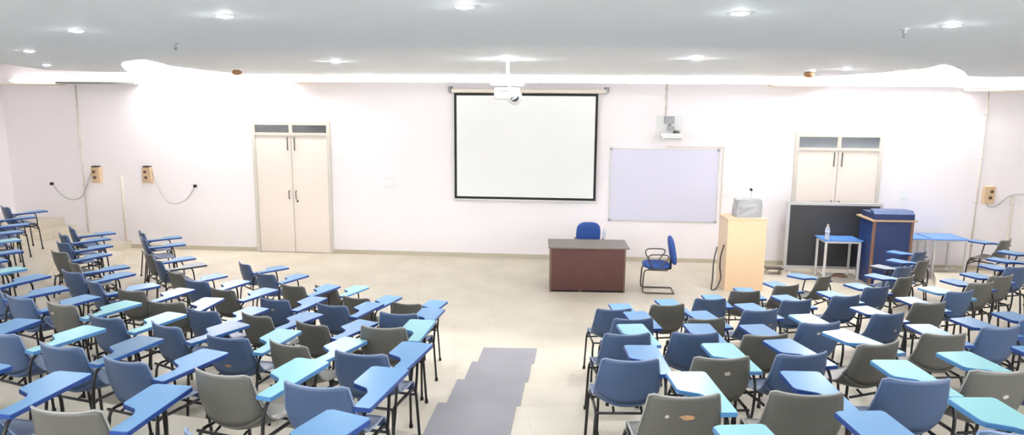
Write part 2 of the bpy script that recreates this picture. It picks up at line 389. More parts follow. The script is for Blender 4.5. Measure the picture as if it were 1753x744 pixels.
# downlights
LABS = [((131, 52), ZG, 'small glowing ceiling downlight at upper left, above the left socket boxes'),
 ((385, 27), ZG, 'brightest ceiling downlight, upper left in front of the left door'),
 ((795, 11), ZG, 'ceiling downlight at top centre, nearest the camera'),
 ((1267, 22), ZG, 'ceiling downlight at the top, right of centre above the whiteboard'),
 ((1630, 43), ZG, 'ceiling downlight at far upper right near the curved ceiling edge'),
 ((50, 87), ZG, 'thin downlight at far upper left, beside the white cove'),
 ((80, 111), ZG, 'faintest downlight at far left, just above the white cove'),
 ((575, 105), ZP, 'downlight in the pale ceiling panel, left of the ceiling projector'),
 ((866, 100), ZP, 'downlight in the pale ceiling panel, directly above the ceiling projector'),
 ((1193, 100), ZP, 'downlight in the pale ceiling panel, above the whiteboard'),
 ((1451, 118), ZP, 'downlight in the pale ceiling panel, above the right door')]
def downlight(p, z, r, m='lamp'):
    t = thing('downlight', (p.x, p.y, z))
    MB().lathe([(r*1.02, -.001), (r*1.06, -r*.13), (r*1.16, -r*.13), (r*1.28, -.001), (r*1.28, 0)], n=24).obj('bezel', M['plas_w'], t)
    MB().lathe([(r*.05, -r*.3), (r*.45, -r*.27), (r*.8, -r*.17), (r, -.001), (r*.9, 0)], n=24).obj('diffuser', M[m], t)
    return t
for (x, y), z, lab in LABS:
    p = at(x, y, z); tag(downlight(p, z, .056 if z == ZP else .045, 'lamp_f' if z == ZP else 'lamp'), lab, 'ceiling light', 'ceiling downlights')
# further downlights added out of view over the seats, to light the room
for yy in (2.0, .2, -1.6, -3.2):
    for xx in (-9, -6, -3, 0, 3, 6, 9):
        tag(downlight(Vector((xx, yy, 0)), ZG, .045, 'lamp_r'), 'added ceiling downlight over the rear seats, out of the picture', 'ceiling light', 'added rear downlights')
# led strips in the coves
def led(name, pts, w, h, label, m='led'):
    tag(MB().tube(pts, w, 6).obj(name, M[m]), label, 'led strip', 'cove led strips')
led('led_strip', [W(s605+.05, .1, 3.655), W(s1315-.05, .1, 3.655)], .018, .01, 'long white led strip hidden in the cove over the projection screen', 'led2')
led('led_strip', [W(wall_px(236, 200)[0], .34, 3.86), W(s605-.1, .34, 3.86)], .022, .01, 'white led strip washing the wall above the left door')
led('led_strip', [W(s1315+.1, .34, 3.86), W(wall_px(1665, 200)[0], .34, 3.86)], .022, .01, 'white led strip washing the wall above the right door')
led('led_strip', [W(SL+.3, .12, 3.6), W(wall_px(236, 200)[0], .12, 3.6)], .018, .01, 'white led strip in the cove at the far left', 'led3')
led('led_strip', [W(wall_px(1700, 200)[0], .12, 3.6), W(SR-.2, .12, 3.6)], .018, .01, 'white led strip in the cove at the far right', 'led3')
# detectors and sprinklers
def detector(px, py, z, lab):
    p = at(px, py, z); t = tag(thing('smoke_detector', p), lab, 'smoke detector', 'ceiling smoke detectors')
    MB().lathe([(.085, 0), (.09, -.02), (.07, -.035)]).obj('mounting_base', M['plas_w'], t)
    MB().lathe([(.05, -.035), (.075, -.05), (.078, -.085), (.055, -.11), (.02, -.118)]).obj('sensor_head', M['brown'], t)
detector(405, 116, ZP, 'brown smoke detector on a white base at the left of the ceiling')
detector(1386, 119, ZP, 'brown smoke detector on a white base at the right of the ceiling')
def sprinkler(px, py, lab):
    p = at(px, py, ZG); t = tag(thing('ceiling_sprinkler', p), lab, 'sprinkler', 'ceiling sprinkler heads')
    MB().lathe([(.03, .004), (.032, -.005), (.01, -.008), (.01, -.03)]).obj('escutcheon', M['plas_g'], t)
    MB().tube([(-.009, 0, -.03), (-.012, 0, -.04), (0, 0, -.05)], .003, 6).tube([(.009, 0, -.03), (.012, 0, -.04), (0, 0, -.05)], .003, 6).lathe([(.002, -.05), (.016, -.052), (.016, -.055)], n=14).obj('deflector', M['steel'], t)
sprinkler(300, 74, 'small grey sprinkler head on the ceiling at the left')
sprinkler(1549, 49, 'small grey sprinkler head on the ceiling at the right')

# ================================================================ THE STAGE AREA
def on_wall(px, py): s, z = wall_px(px, py); return s, z
# projection screen (drop screen with black border under a cream roller housing)
s0, zt = wall_px(779, 159); s1, _ = wall_px(1024, 161); _, zb = wall_px(780, 338)
t = tag(thing('projection_screen', W((s0+s1)/2, .002, 0), WALL_YAW), 'large white projection screen with black border on the front wall', 'projection screen')
c_ = (s0+s1)/2; s0 -= c_; s1 -= c_
MB().box(s0+.05, s1-.05, -.118, -.114, zb+.05, zt-.05).obj('screen_fabric', M['screen'], t)
MB().box(s0, s1, -.117, -.111, zt-.05, zt+.0).box(s0, s0+.05, -.117, -.111, zb, zt-.05).box(s1-.05, s1, -.117, -.111, zb, zt-.05).box(s0+.05, s1-.05, -.117, -.111, zb, zb+.05).obj('black_border', M['screen_b'], t)
MB().tube([(s0-.01, -.114, zb-.012), (s1+.01, -.114, zb-.012)], .013).obj('bottom_bar', M['plas_w'], t)
MB().box(s0-.06, s1+.16, -.15, -.07, zt+.005, zt+.085, b=.015).obj('roller_housing', M['cream'], t)
for x in (s0-.09, s1+.17):
    MB().box(x-.015, x+.015, -.15, 0, zt-.01, zt+.13, b=.004).box(x-.05, x+.05, -.012, 0, zt+.03, zt+.13).obj('wall_bracket', M['plas_g'], t)
# whiteboard
s0, zt = wall_px(1045, 253); s1, _ = wall_px(1232, 256); _, zb = wall_px(1043, 377)
t = tag(thing('whiteboard', W((s0+s1)/2, .002, 0), WALL_YAW), 'pale lilac whiteboard in a thin aluminium frame on the wall', 'whiteboard')
c_ = (s0+s1)/2; s0 -= c_; s1 -= c_
MB().box(s0+.02, s1-.02, -.02, -.004, zb+.02, zt-.02).obj('board_surface', M['wb'], t)
MB().box(s0, s1, -.028, 0, zt-.025, zt).box(s0, s1, -.028, 0, zb, zb+.025).box(s0, s0+.025, -.028, 0, zb+.025, zt-.025).box(s1-.025, s1, -.028, 0, zb+.025, zt-.025).obj('frame', M['alu'], t)
for x in (s0+.02, s1-.02):
    for z in (zb+.02, zt-.02): MB().box(x-.03, x+.03, -.034, 0, z-.03, z+.03, b=.008).obj('corner_cap', M['plas_g'], t)
# cream trunking above the whiteboard
s1 += c_
tag(MB().box(wall_px(1141, 250)[0]-.02, s1+.09, .002, .02, zt+.03, zt+.055, fn=wall_fn).box(s1+.065, s1+.09, .002, .02, .9, zt+.03, fn=wall_fn).obj('cable_trunking', M['cream']), 'cream cable trunking running over and beside the whiteboard', 'cable trunking')
# wall projector above the whiteboard
s, z = wall_px(1147, 203)
t = tag(thing('wall_projector', W(s, 0, 0), WALL_YAW), 'white short throw projector on a wall bracket above the whiteboard', 'projector')
zp = wall_px(1148, 232)[1]
MB().box(-.26, .26, -.015, 0, zp-.08, zp+.40, b=.004).obj('wall_plate', M['plas_w'], t)
MB().box(-.12, .07, -.14, -.015, zp+.24, zp+.385, b=.01).obj('terminal_box', M['plas_g'], t)
MB().tube([(0, -.015, zp+.2), (0, -.3, zp+.19)], .028, 10).box(-.06, .06, -.32, -.2, zp+.1, zp+.2, b=.01).obj('bracket_arm', M['plas_g'], t)
b = MB().box(-.2, .2, -.46, -.14, zp-.06, zp+.06, b=.03).obj('projector_body', M['plas_w'], t)
MB().box(-.17, .17, -.464, -.458, zp-.045, zp-.03).obj('vent', M['plas_g'], b)
MB().lathe([(.07, 0), (.07, .02), (.05, .05), (.02, .06)], (.1, -.26, zp+.06), 16).obj('mirror_dome', M['steel'], b)
# ceiling projector: hangs below the pale panel in front of the screen
d = ray(869, 157); q = d*(9.0/d.y); pc = Vector((q.x, q.y, CAM_H+q.z))
t = tag(thing('ceiling_projector', (pc.x, pc.y, pc.z), .05), 'white projector with round lens hanging from the ceiling before the screen', 'projector')
H = ZP-pc.z
MB().box(-.08, .08, -.08, .08, H-.02, H, b=.004).tube([(0, 0, .1), (0, 0, H-.01)], .018, 12).obj('ceiling_mount', M['plas_w'], t)
MB().box(-.22, .2, -.15, .15, .07, .1, b=.01).obj('mount_plate', M['plas_w'], t)
MB().tube(smooth_path([(-.2, -.05, .1), (-.17, -.05, .19), (-.1, -.05, .17), (-.06, -.05, .1)]), .009, 6).tube(smooth_path([(.02, -.05, .1), (.06, -.02, .18), (.0, 0, .24)]), .007, 6).obj('cable', M['plas_g'], t)
b = MB().box(-.17, .15, -.17, .15, -.1, .045, b=.03).obj('projector_body', M['plas_w'], t)
MB().box(-.13, 0, -.174, -.166, .0, .02).obj('vent', M['frame_m'], b)
lens = MB().tube([(.08, -.1, -.055), (.08, -.21, -.075)], .095, 24).obj('lens_housing', M['plas_w'], b)
MB().tube([(.08, -.212, -.075), (.08, -.217, -.076)], .05, 20).obj('lens', M['glass'], b)
MB().tube(smooth_path([(.0, -.16, .07), (.03, -.2, .03), (.1, -.235, -.06), (.05, -.24, -.1)]), .01, 6).obj('cable', M['plas_g'], b)
# socket boxes, cables and plugs
def socket_box(px, py, plug, sag, lab, side, cap=True):
    s, z = wall_px(px, py); t = tag(thing('socket_box', W(s, 0, z), WALL_YAW), lab, 'socket box', 'beige socket boxes on the front wall')
    bx = MB().box(-.1, .1, -.09, 0, -.18, .16, b=.012).obj('box_body', M['box'], t)
    if cap: MB().box(-.075, .075, -.1, 0, .16, .185, b=.006).obj('top_cap', M['dark_hole'], t)
    for x, zz in ((-.03*side, .06), (-.015*side, -.06)):
        MB().lathe([(.036, 0), (.036, .008), (.02, .01)], n=16, fn=lambda a, b_, c, x=x, zz=zz: Vector((x+a, -.09-c, zz+b_))).obj('socket', M['wood'], t)
        MB().lathe([(.018, .0), (.018, .014), (.004, .015)], n=12, fn=lambda a, b_, c, x=x, zz=zz: Vector((x+a, -.09-c, zz+b_))).obj('socket_hole', M['dark_hole'], t)
    if plug:
        s2, z2 = wall_px(*plug); dx = s2-s; dz = z2-z
        pts = [(.1*(1 if dx > 0 else -1), -.02, .1), (.14*(1 if dx > 0 else -1), -.05, .0), (.33*dx, -.055, sag*.8), (.55*dx, -.05, sag), (.8*dx, -.03, sag*.72+dz*.3), (dx, -.02, dz)]
        MB().tube(smooth_path(pts), .011, 6).obj('cable', M['cable'], t)
        MB().box(dx-.03, dx+.03, -.05, 0, dz-.03, dz+.03, b=.006).obj('plug', M['dark_hole'], t)
    return t
socket_box(168, 298, (90, 314), -.56, 'beige socket box on the left, cable looping left to a black plug', 1)
socket_box(255, 298, (335, 318), -.62, 'beige socket box nearer the left door, cable looping right to a black plug', 1)
t = socket_box(1690, 332, None, 0, 'beige socket box alone on the right end of the wall', -1, False)
MB().tube(smooth_path([(0, -.02, -.18), (.05, -.02, -.24), (.2, -.02, -.22), (.42, -.02, -.02), (.75, -.02, .02)]), .012, 6).obj('cable', M['cable'], t)
def plate(px, py, w, h, lab, m='plas_w'):
    s, z = wall_px(px, py); t = tag(thing('switch_plate', W(s, 0, z), WALL_YAW), lab, 'switch plate', 'pale switch plates')
    MB().box(-w/2, w/2, -.018, 0, -h/2, h/2, b=.005).obj('plate', M[m], t)
    for i in (-1, 0, 1): MB().box(i*w*.28-w*.09, i*w*.28+w*.09, -.024, -.018, -h*.25, h*.25, b=.002).obj('switch', M['white'], t)
plate(1546, 334, .15, .2, 'white switch plate on the wall above the blue podium')
plate(667, 312, .2, .24, 'faint white switch plate between the left door and screen')
plate(1243, 326, .16, .26, 'white switch plate just right of the whiteboard')
# desk
t = tag(thing('teacher_desk', (1.33, 12.07, 0), -.035), 'mahogany fronted desk with grey top standing on the stage floor', 'desk')
MB().box(-.69, .69, -.38, .38, .765, .79, b=.004).obj('desk_top', M['desk_top'], t)
MB().box(-.63, .60, -.345, -.33, .035, .755).obj('front_panel', M['mahog'], t)
for x in (-.66, .60): MB().box(x, x+.03, -.36, .34, 0, .765, b=.003).obj('side_panel', M['desk_edge'], t)
MB().box(-.63, .60, -.35, -.33, .755, .765).obj('top_shadow_strip', M['dark'], t); MB().box(-.63, .60, -.34, -.325, .0, .035).obj('base_shadow_strip', M['dark'], t)  # dark strips standing in for shade below the top and the front panel
MB().box(-.16, -.12, -.352, -.326, 0, .04).obj('rail_foot', M['desk_edge'], t)
# the chair behind the desk and the visitor chair share one make: padded seat and back on a cantilever tube
def pad(mb, cx, cy, cz, w, d, h, rx, mi=0, p=3.2, n=22, m=10):
    vs = []; fs = []
    for i in range(m+1):
        a = -PI/2+PI*i/m
        for k in range(n):
            b = 2*PI*k/n; e = 2/p
            sg = lambda v, e=e: math.copysign(abs(v)**e, v)
            x = w/2*sg(math.cos(b))*abs(math.cos(a))**.35; y = d/2*sg(math.sin(b))*abs(math.cos(a))**.35; z = h/2*math.sin(a)
            v = Matrix.Rotation(rx, 3, 'X') @ Vector((x, y, z)); vs.append(Vector((cx, cy, cz))+v)
    for i in range(m):
        for k in range(n): fs.append((i*n+k, i*n+(k+1) % n, (i+1)*n+(k+1) % n, (i+1)*n+k))
    mb.add(vs, fs, mi, True); return mb
def office_chair(loc, rz, lab):
    t = tag(thing('office_chair', loc, rz), lab, 'chair', 'blue padded office chairs')
    pad(MB(), 0, .0, .475, .48, .47, .1, 0).obj('seat', M['navy'], t)
    pad(MB(), 0, -.265, .73, .47, .5, .095, PI/2-.18).obj('backrest', M['navy'], t)
    MB().box(-.12, .12, -.24, .14, .41, .43, b=.004).box(-.06, .06, -.262, -.235, .41, .6, b=.004).obj('back_bracket', M['dark'], t)
    fr = [(-.2, -.18, .415), (-.2, .16, .415), (-.2, .205, .395), (-.2, .22, .35), (-.2, .235, .1), (-.2, .225, .03), (-.2, .18, .013), (-.2, -.28, .013), (-.19, -.3, .013), (.19, -.3, .013), (.2, -.28, .013), (.2, .18, .013), (.2, .225, .03), (.2, .235, .1), (.2, .22, .35), (.2, .205, .395), (.2, .16, .415), (.2, -.18, .415)]
    MB().tube(fr, .0125, 8).obj('cantilever_frame', M['frame_m'], t)
    for s in (-1, 1):
        arm = [(s*.22, .05, .42), (s*.25, .1, .5), (s*.26, .16, .62), (s*.26, .12, .685), (s*.26, 0, .695), (s*.26, -.14, .69), (s*.26, -.18, .65), (s*.25, -.12, .56), (s*.22, -.02, .45), (s*.21, .05, .42)]
        MB().tube(smooth_path(arm, 4), .011, 8).obj('armrest', M['frame_m'], t)
    return t
office_chair((1.47, 13.0, 0), PI, 'blue padded chair tucked behind the mahogany desk')
office_chair((2.5, 11.86, 0), PI/2-.1, 'blue padded cantilever armchair standing right of the desk, facing it')
# small clear bottle on the desk
def bottle(p, h, r, lab):
    t = tag(thing('water_bottle', p), lab, 'bottle')
    MB().lathe([(r*.9, 0), (r, .01), (r*.93, h*.2), (r, h*.25), (r*.94, h*.4), (r, h*.45), (r, h*.62), (r*.75, h*.78), (r*.38, h*.88), (r*.36, h*.92)], n=20).obj('bottle_body', M['bottle'], t)
    MB().lathe([(r*.42, h*.92), (r*.42, h*1.0), (r*.3, h*1.005)], n=16).obj('cap', M['cap'], t)
    MB().lathe([(r*1.01, h*.42), (r*1.01, h*.6)], n=20).obj('label_band', M['water'], t)
p = at(1034, 408.5, .79); bottle((p.x, p.y, .79), .2, .032, 'small clear plastic bottle at the back of the mahogany desk')
# birch lectern
t = tag(thing('birch_lectern', (4.06, 12.18, 0), -.035), 'tall plain birch lectern standing between the whiteboard and blackboard', 'lectern')
MB().box(-.33, .33, -.30, -.28, 0, 1.26, b=.003).obj('front_panel', M['birch'], t)
for x in (-.33, .31): MB().box(x, x+.02, -.28, .28, 0, 1.26).obj('side_panel', M['birch_s'], t)
MB().box(-.345, .345, -.31, .30, 1.26, 1.28, b=.003).obj('top', M['birch'], t)
MB().box(-.31, .31, .26, .28, .1, 1.26).obj('back_panel', M['birch_s'], t)
# plastic covered machine and microphone on the lectern
t = tag(thing('covered_monitor', (4.12, 12.16, 1.28), -.035), 'grey machine under a crumpled plastic cover on the birch lectern', 'monitor')
mb = MB(); R_ = random.Random(3)
vs = []; nx, nz = 9, 6
for j in range(nz):
    for k in range(16):
        a = 2*PI*k/16; sx = math.copysign(abs(math.cos(a))**.5, math.cos(a)); sy = math.copysign(abs(math.sin(a))**.5, math.sin(a))
        f_ = 1-.06*j/nz+R_.uniform(-.04, .04); vs.append(Vector((.24*sx*f_, .17*sy*f_, .31*j/(nz-1)+(R_.uniform(-.012, .012) if 0 < j else 0))))
fs = [(j*16+k, j*16+(k+1) % 16, (j+1)*16+(k+1) % 16, (j+1)*16+k) for j in range(nz-1) for k in range(16)]+[tuple(range(80, 96)), tuple(range(16))[::-1]]
mb.add(vs, fs).obj('plastic_cover', M['plas_wrap'], t)
MB().box(-.2, .2, -.05, .05, .03, .28, b=.01).obj('machine_body', M['plas_g'], t)
t = tag(thing('gooseneck_microphone', (4.22, 12.38, 1.28), 0), 'thin gooseneck microphone with black tip behind the plastic cover', 'microphone')
MB().tube(smooth_path([(0, 0, 0), (.01, 0, .2), (.03, -.02, .36), (.02, -.05, .44)]), .0045, 6).obj('gooseneck', M['alu'], t)
MB().tube([(.02, -.05, .44), (-.01, -.07, .46)], .02, 10).obj('microphone_tip', M['rubber'], t)
MB().lathe([(.04, 0), (.04, .015), (.01, .02)]).obj('base', M['rubber'], t)
# loops of cable hanging off the lectern side
t = tag(MB().tube(smooth_path([(3.70, 11.99, .80), (3.65, 11.97, .62), (3.64, 11.96, .42), (3.66, 11.95, .2), (3.58, 11.93, .03), (3.50, 11.92, .02), (3.52, 11.95, .2), (3.54, 12.0, .5), (3.6, 12.05, .75)]), .014, 8).obj('cable_loop', M['frame_m']), 'dark cable looping down the left side of the birch lectern', 'cable')
t = tag(thing('floor_ledge', (5.05, 13.2, 0), -.084), 'low grey ledge on the floor between birch lectern and blackboard', 'ledge')
MB().box(-.15, .16, -.1, .1, .1, .125).obj('top', M['frame_m'], t)
for x in (-.12, .13): MB().box(x-.012, x+.012, -.09, .09, 0, .1).obj('support', M['base'], t)
# blackboard standing on the floor
t = tag(thing('standing_blackboard', (6.19, 13.32, 0), -.084), 'large blackboard in a white frame standing before the right door', 'blackboard')
MB().box(-.83, .83, -.015, .01, .13, 1.32).obj('board_surface', M['board'], t)
MB().box(-.88, .88, -.03, .03, 1.32, 1.37).box(-.88, .88, -.03, .03, .08, .13).box(-.88, -.83, -.03, .03, .13, 1.32).box(.83, .88, -.03, .03, .13, 1.32).obj('frame', M['alu'], t)
for x in (-.8, .8): MB().box(x-.02, x+.02, -.16, .16, 0, .03).box(x-.02, x+.02, -.02, .02, .03, .08).obj('foot', M['alu'], t)
# small blue table with the bottle
TL, TRR, BR, BL = at(1401, 402.5, .75), at(1464, 401.5, .75), at(1479, 412, .75), at(1416, 413, .75)
cen = (TL+TRR+BR+BL)/4-Vector((.045, 0, 0))
t = tag(thing('small_table', (cen.x, cen.y, 0), -.06), 'small blue topped table with white legs before the blackboard', 'table', 'blue topped tables')
w2 = ((TRR-TL).length+(BR-BL).length)/4-.02; d2 = .26
MB().box(-w2, w2, -d2, d2, .73, .75, b=.004).obj('table_top', M['table_b'], t)
MB().box(-w2+.03, w2-.03, -d2+.03, -d2+.05, .69, .73).box(-w2+.03, w2-.03, d2-.05, d2-.03, .69, .73).box(-w2+.03, -w2+.05, -d2+.05, d2-.05, .69, .73).box(w2-.05, w2-.03, -d2+.05, d2-.05, .69, .73).obj('apron', M['table_leg'], t)
for sx in (-1, 1):
    for sy in (-1, 1): MB().box(sx*(w2-.045)-.018, sx*(w2-.045)+.018, sy*(d2-.045)-.018, sy*(d2-.045)+.018, 0, .69).obj('leg', M['table_leg'], t)
MB().box(-w2+.06, w2-.06, -.012, .012, .08, .1).box(-w2+.04, -w2+.06, -d2+.06, d2-.06, .08, .1).box(w2-.06, w2-.04, -d2+.06, d2-.06, .08, .1).obj('stretcher', M['table_leg'], t)
p = at(1418, 411, .75); bottle((p.x, p.y+.06, .75), .29, .045, 'tall clear water bottle standing on the small blue table')
t = tag(MB().tube(smooth_path([(6.08, 12.95, .02), (6.18, 13.03, .03), (6.3, 12.95, .02), (6.22, 12.9, .035), (6.13, 12.98, .05), (6.28, 13.0, .05), (6.34, 12.9, .02)]), .016, 8).obj('cable_coil', M['wood']), 'brown coil of cable lying on the floor by the podium', 'cable')
# blue podium
t = tag(thing('blue_podium', (6.85, 12.68, 0), -.06), 'tall dark blue podium with brown beading right of the blackboard', 'podium')
hw, hd = .33, .30
MB().box(-hw, hw, -hd, hd, 0, 1.17).obj('cabinet', M['podium'], t)
for x in (-hw, hw): MB().box(x-.022, x+.022, -hd-.022, -hd+.022, 0, 1.17, b=.004).obj('corner_beading', M['wood'], t)
MB().box(-hw-.06, hw+.06, -hd-.06, hd+.04, 1.17, 1.2, b=.004).obj('ledge', M['wood_l'], t)
def top_fn(x, y, z): return Vector((x, y, z+(.06*(1-(y+hd)/(2*hd)) if z > 1.3 else 0)))
MB().prism([(-hw-.02, -hd-.02), (hw+.02, -hd-.02), (hw+.0, hd-.05), (-hw-.0, hd-.05)], 1.2, 1.3, fn=lambda x, y, z: Vector((x, y, z))).obj('desk_box', M['podium'], t)
MB().prism([(-hw-.02, -hd-.02), (hw+.02, -hd-.02), (hw-.03, -.02), (-hw+.03, -.02)], 1.3, 1.36, fn=lambda x, y, z: Vector((x, y+(.08 if z > 1.33 and y < -.1 else 0), z))).obj('sloped_top', M['podium_top'], t)
# pair of blue tables on the right
def wide_table(x, y, w, d, lab):
    t = tag(thing('side_table', (x, y, 0), -.04), lab, 'table', 'blue topped tables')
    MB().box(-w/2, w/2, -d/2, d/2, .73, .75, b=.004).obj('table_top', M['table_b'], t)
    for y in (-d/2+.03, d/2-.05): MB().box(-w/2+.065, w/2-.065, y, y+.02, .69, .73).obj('apron', M['table_leg'], t)
    for sx in (-1, 1):
        for sy in (-1, 1): MB().box(sx*(w/2-.045)-.018, sx*(w/2-.045)+.018, sy*(d/2-.045)-.018, sy*(d/2-.045)+.018, 0, .73).obj('leg', M['table_leg'], t)
    MB().box(-w/2+.06, w/2-.06, -.012, .012, .1, .12).box(-w/2+.04, -w/2+.06, -d/2+.06, d/2-.06, .1, .12).box(w/2-.06, w/2-.04, -d/2+.06, d/2-.06, .1, .12).obj('stretcher', M['table_leg'], t)
wide_table(7.57, 13.30, .64, .66, 'blue topped table half hidden behind the blue podium')
wide_table(8.27, 13.24, .68, .66, 'blue topped table nearer the right socket box, right of its twin')
tag(MB().box(7.25, 7.52, 13.42, 13.47, .751, .79, b=.006).obj('dark_ruler', M['frame_m']), 'short dark stick lying on the blue table behind the podium', 'stick')

# ================================================================ THE TABLET-ARM CHAIRS
PROF = [(.215, .415), (.222, .445), (.205, .467), (.15, .476), (.06, .468), (-.05, .462), (-.12, .464), (-.17, .476), (-.198, .505), (-.208, .55), (-.219, .61), (-.232, .68), (-.244, .745), (-.252, .788), (-.256, .81)]
WID = [.195, .2, .204, .207, .209, .210, .210, .211, .212, .212, .208, .2, .191, .184, .180]
def shell_grid(nu=16):
    n = len(PROF); rows = []
    for j in range(n):
        y, z = PROF[j]; w = WID[j]; row = []
        seat = max(0, min(1, (9-j)/4)); back = 1-seat
        bucket = math.exp(-((j-7.5)/2.2)**2)
        for i in range(nu+1):
            u = -1+2*i/nu; a = abs(u)
            x = w*(u if a < .8 else math.copysign(.8+(a-.8)*.9, u))
            zz = z+seat*.018*a**2.5+bucket*.085*a**2.6
            yy = y+back*.03*a**2.2+bucket*.03*a**3+back*.022*max(0, (a-.84)/.16)**1.4
            if j < 3: zz -= .03*a**4*(3-j)/3; yy -= .02*a**4
            if j >= 12: zz += (j-11)/3*(.014*a**2-.02*max(0, (a-.86)/.14)**2)
            row.append(Vector((x, yy, zz)))
        rows.append(row)
    return rows
def shell_part(j0, j1, th=.006, rim=.006):
    g = shell_grid(); nu = len(g[0])-1; mb = MB()
    def nrm(j, i):
        du = g[j][min(nu, i+1)]-g[j][max(0, i-1)]; dv = g[min(len(g)-1, j+1)][i]-g[max(0, j-1)][i]
        return du.cross(dv).normalized()
    J = list(range(j0, j1+1)); vs = []
    for s in (0, 1):
        for j in J:
            for i in range(nu+1): vs.append(g[j][i]-nrm(j, i)*(-th/2 if s == 0 else th/2))
    m = len(J)*(nu+1); fs = []
    ix = lambda s, a, i: s*m+a*(nu+1)+i
    for a in range(len(J)-1):
        for i in range(nu):
            fs.append((ix(0, a, i), ix(0, a, i+1), ix(0, a+1, i+1), ix(0, a+1, i)))
            fs.append((ix(1, a, i), ix(1, a+1, i), ix(1, a+1, i+1), ix(1, a, i+1)))
        for i in (0, nu): fs.append((ix(0, a, i), ix(0, a+1, i), ix(1, a+1, i), ix(1, a, i)))
    for a in (0, len(J)-1):
        for i in range(nu): fs.append((ix(0, a, i), ix(0, a, i+1), ix(1, a, i+1), ix(1, a, i)))
    mb.add(vs, fs, 0, True)
    # rolled rim
    edge = [g[j][0] for j in J]
    if j1 == len(g)-1: edge = edge+g[-1][1:]+[g[j][nu] for j in J[::-1]][1:]
    else: edge = [g[j][0] for j in J[::-1]]+g[j0][1:]+[g[j][nu] for j in J][1:]
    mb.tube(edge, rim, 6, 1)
    return mb
SPLIT = 8
def tube_leg(s, front):
    x = s*.2
    if front: pts = [(s*.222, .235, 0), (s*.206, .208, .39), (x, .198, .422), (x, .17, .437), (x, 0, .439)]
    else: pts = [(s*.222, -.235, 0), (s*.206, -.19, .39), (x, -.18, .422), (x, -.15, .437), (x, 0, .439)]
    return MB().tube(pts, .0105, 8)
me_leg = {(s, f): tube_leg(s, f).mesh('leg', M['black']) for s in (-1, 1) for f in (0, 1)}
me_foot = {(s, f): MB().lathe([(.016, 0), (.016, .025), (.012, .03)], (s*.222, .235 if f else -.235, 0), 10).mesh('rubber_foot', M['rubber']) for s in (-1, 1) for f in (0, 1)}
me_str = {1: MB().tube([(-.203, .2, .38), (.203, .2, .38)], .009, 8).mesh('stretcher', M['black']),
          0: MB().tube([(-.202, -.2, .445), (.202, -.2, .445)], .009, 8).tube([(-.09, -.15, .466), (-.09, -.2, .445)], .008, 6).tube([(.09, -.15, .466), (.09, -.2, .445)], .008, 6).mesh('stretcher', M['black'])}
me_arm = MB().tube(smooth_path([(.208, -.19, .30), (.228, -.2, .46), (.236, -.19, .6), (.238, -.14, .665), (.238, -.06, .677), (.238, .1, .678), (.236, .16, .66), (.225, .185, .55), (.207, .195, .38)], 4), .0095, 8).mesh('arm_support', M['black'])
TAB = [(.192, -.19), (.280, -.19), (.284, -.175), (.284, .345), (.270, .36), (.075, .36), (.05, .345), (.05, .115), (.062, .09), (.155, .045), (.18, .015), (.192, -.015)]
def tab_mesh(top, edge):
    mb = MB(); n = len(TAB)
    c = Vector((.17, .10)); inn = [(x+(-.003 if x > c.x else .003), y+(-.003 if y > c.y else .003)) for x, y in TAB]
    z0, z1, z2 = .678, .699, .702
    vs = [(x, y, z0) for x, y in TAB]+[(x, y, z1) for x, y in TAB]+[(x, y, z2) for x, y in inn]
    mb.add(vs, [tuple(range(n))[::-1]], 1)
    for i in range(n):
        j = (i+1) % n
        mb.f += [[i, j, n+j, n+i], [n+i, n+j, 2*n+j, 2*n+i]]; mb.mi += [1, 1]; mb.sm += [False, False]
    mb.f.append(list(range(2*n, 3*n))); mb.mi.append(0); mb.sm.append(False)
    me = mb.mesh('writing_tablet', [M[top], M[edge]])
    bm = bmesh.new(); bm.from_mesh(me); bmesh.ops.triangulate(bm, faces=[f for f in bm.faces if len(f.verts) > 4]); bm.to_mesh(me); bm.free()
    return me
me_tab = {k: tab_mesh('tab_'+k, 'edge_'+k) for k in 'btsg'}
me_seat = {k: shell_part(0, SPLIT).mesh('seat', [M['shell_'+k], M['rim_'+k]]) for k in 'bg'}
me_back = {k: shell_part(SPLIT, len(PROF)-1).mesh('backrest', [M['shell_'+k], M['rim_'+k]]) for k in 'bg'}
def child(name, me, par): o = bpy.data.objects.new(name, me); col.objects.link(o); o.parent = par; return o
def make_chair(s, t):
    r = bpy.data.objects.new('tablet_arm_chair', None); col.objects.link(r); r.empty_display_size = .1
    child('seat', me_seat[s], r); child('backrest', me_back[s], r)
    child('writing_tablet', me_tab[t], r); child('arm_support', me_arm, r)
    for k in ((-1, 0), (-1, 1), (1, 0), (1, 1)):
        l = child('leg', me_leg[k], r); child('rubber_foot', me_foot[k], l)
    child('stretcher', me_str[0], r); child('stretcher', me_str[1], r)
    return r
# torn stickers the photo shows on some backs: an irregular patch following the back
def sticker(chair, x, z, w, h, m='sticker', seed=1):
    R_ = random.Random(seed); pts = []
    for k in range(11):
        a = 2*PI*k/11; q = R_.uniform(.6, 1); pts.append((x+w/2*q*math.cos(a), z+h/2*q*math.sin(a)))
    def on(px, pz, o):
        j = max(i for i in range(len(PROF)-1) if PROF[i][1] <= pz and i >= 8) if pz > PROF[8][1] else 8
        f_ = (pz-PROF[j][1])/(PROF[j+1][1]-PROF[j][1]); y = PROF[j][0]+f_*(PROF[j+1][0]-PROF[j][0]); wd = WID[j]
        return Vector((px, y+.03*abs(px/wd)**2.2-o, pz))
    n = len(pts); vs = [on(px, pz, .0045) for px, pz in pts]+[on(px, pz, .0062) for px, pz in pts]
    fs = [tuple(range(n))[::-1], tuple(range(n, 2*n))]+[(i, (i+1) % n, n+(i+1) % n, n+i) for i in range(n)]
    MB().add(vs, fs).obj('sticker', M[m], chair)
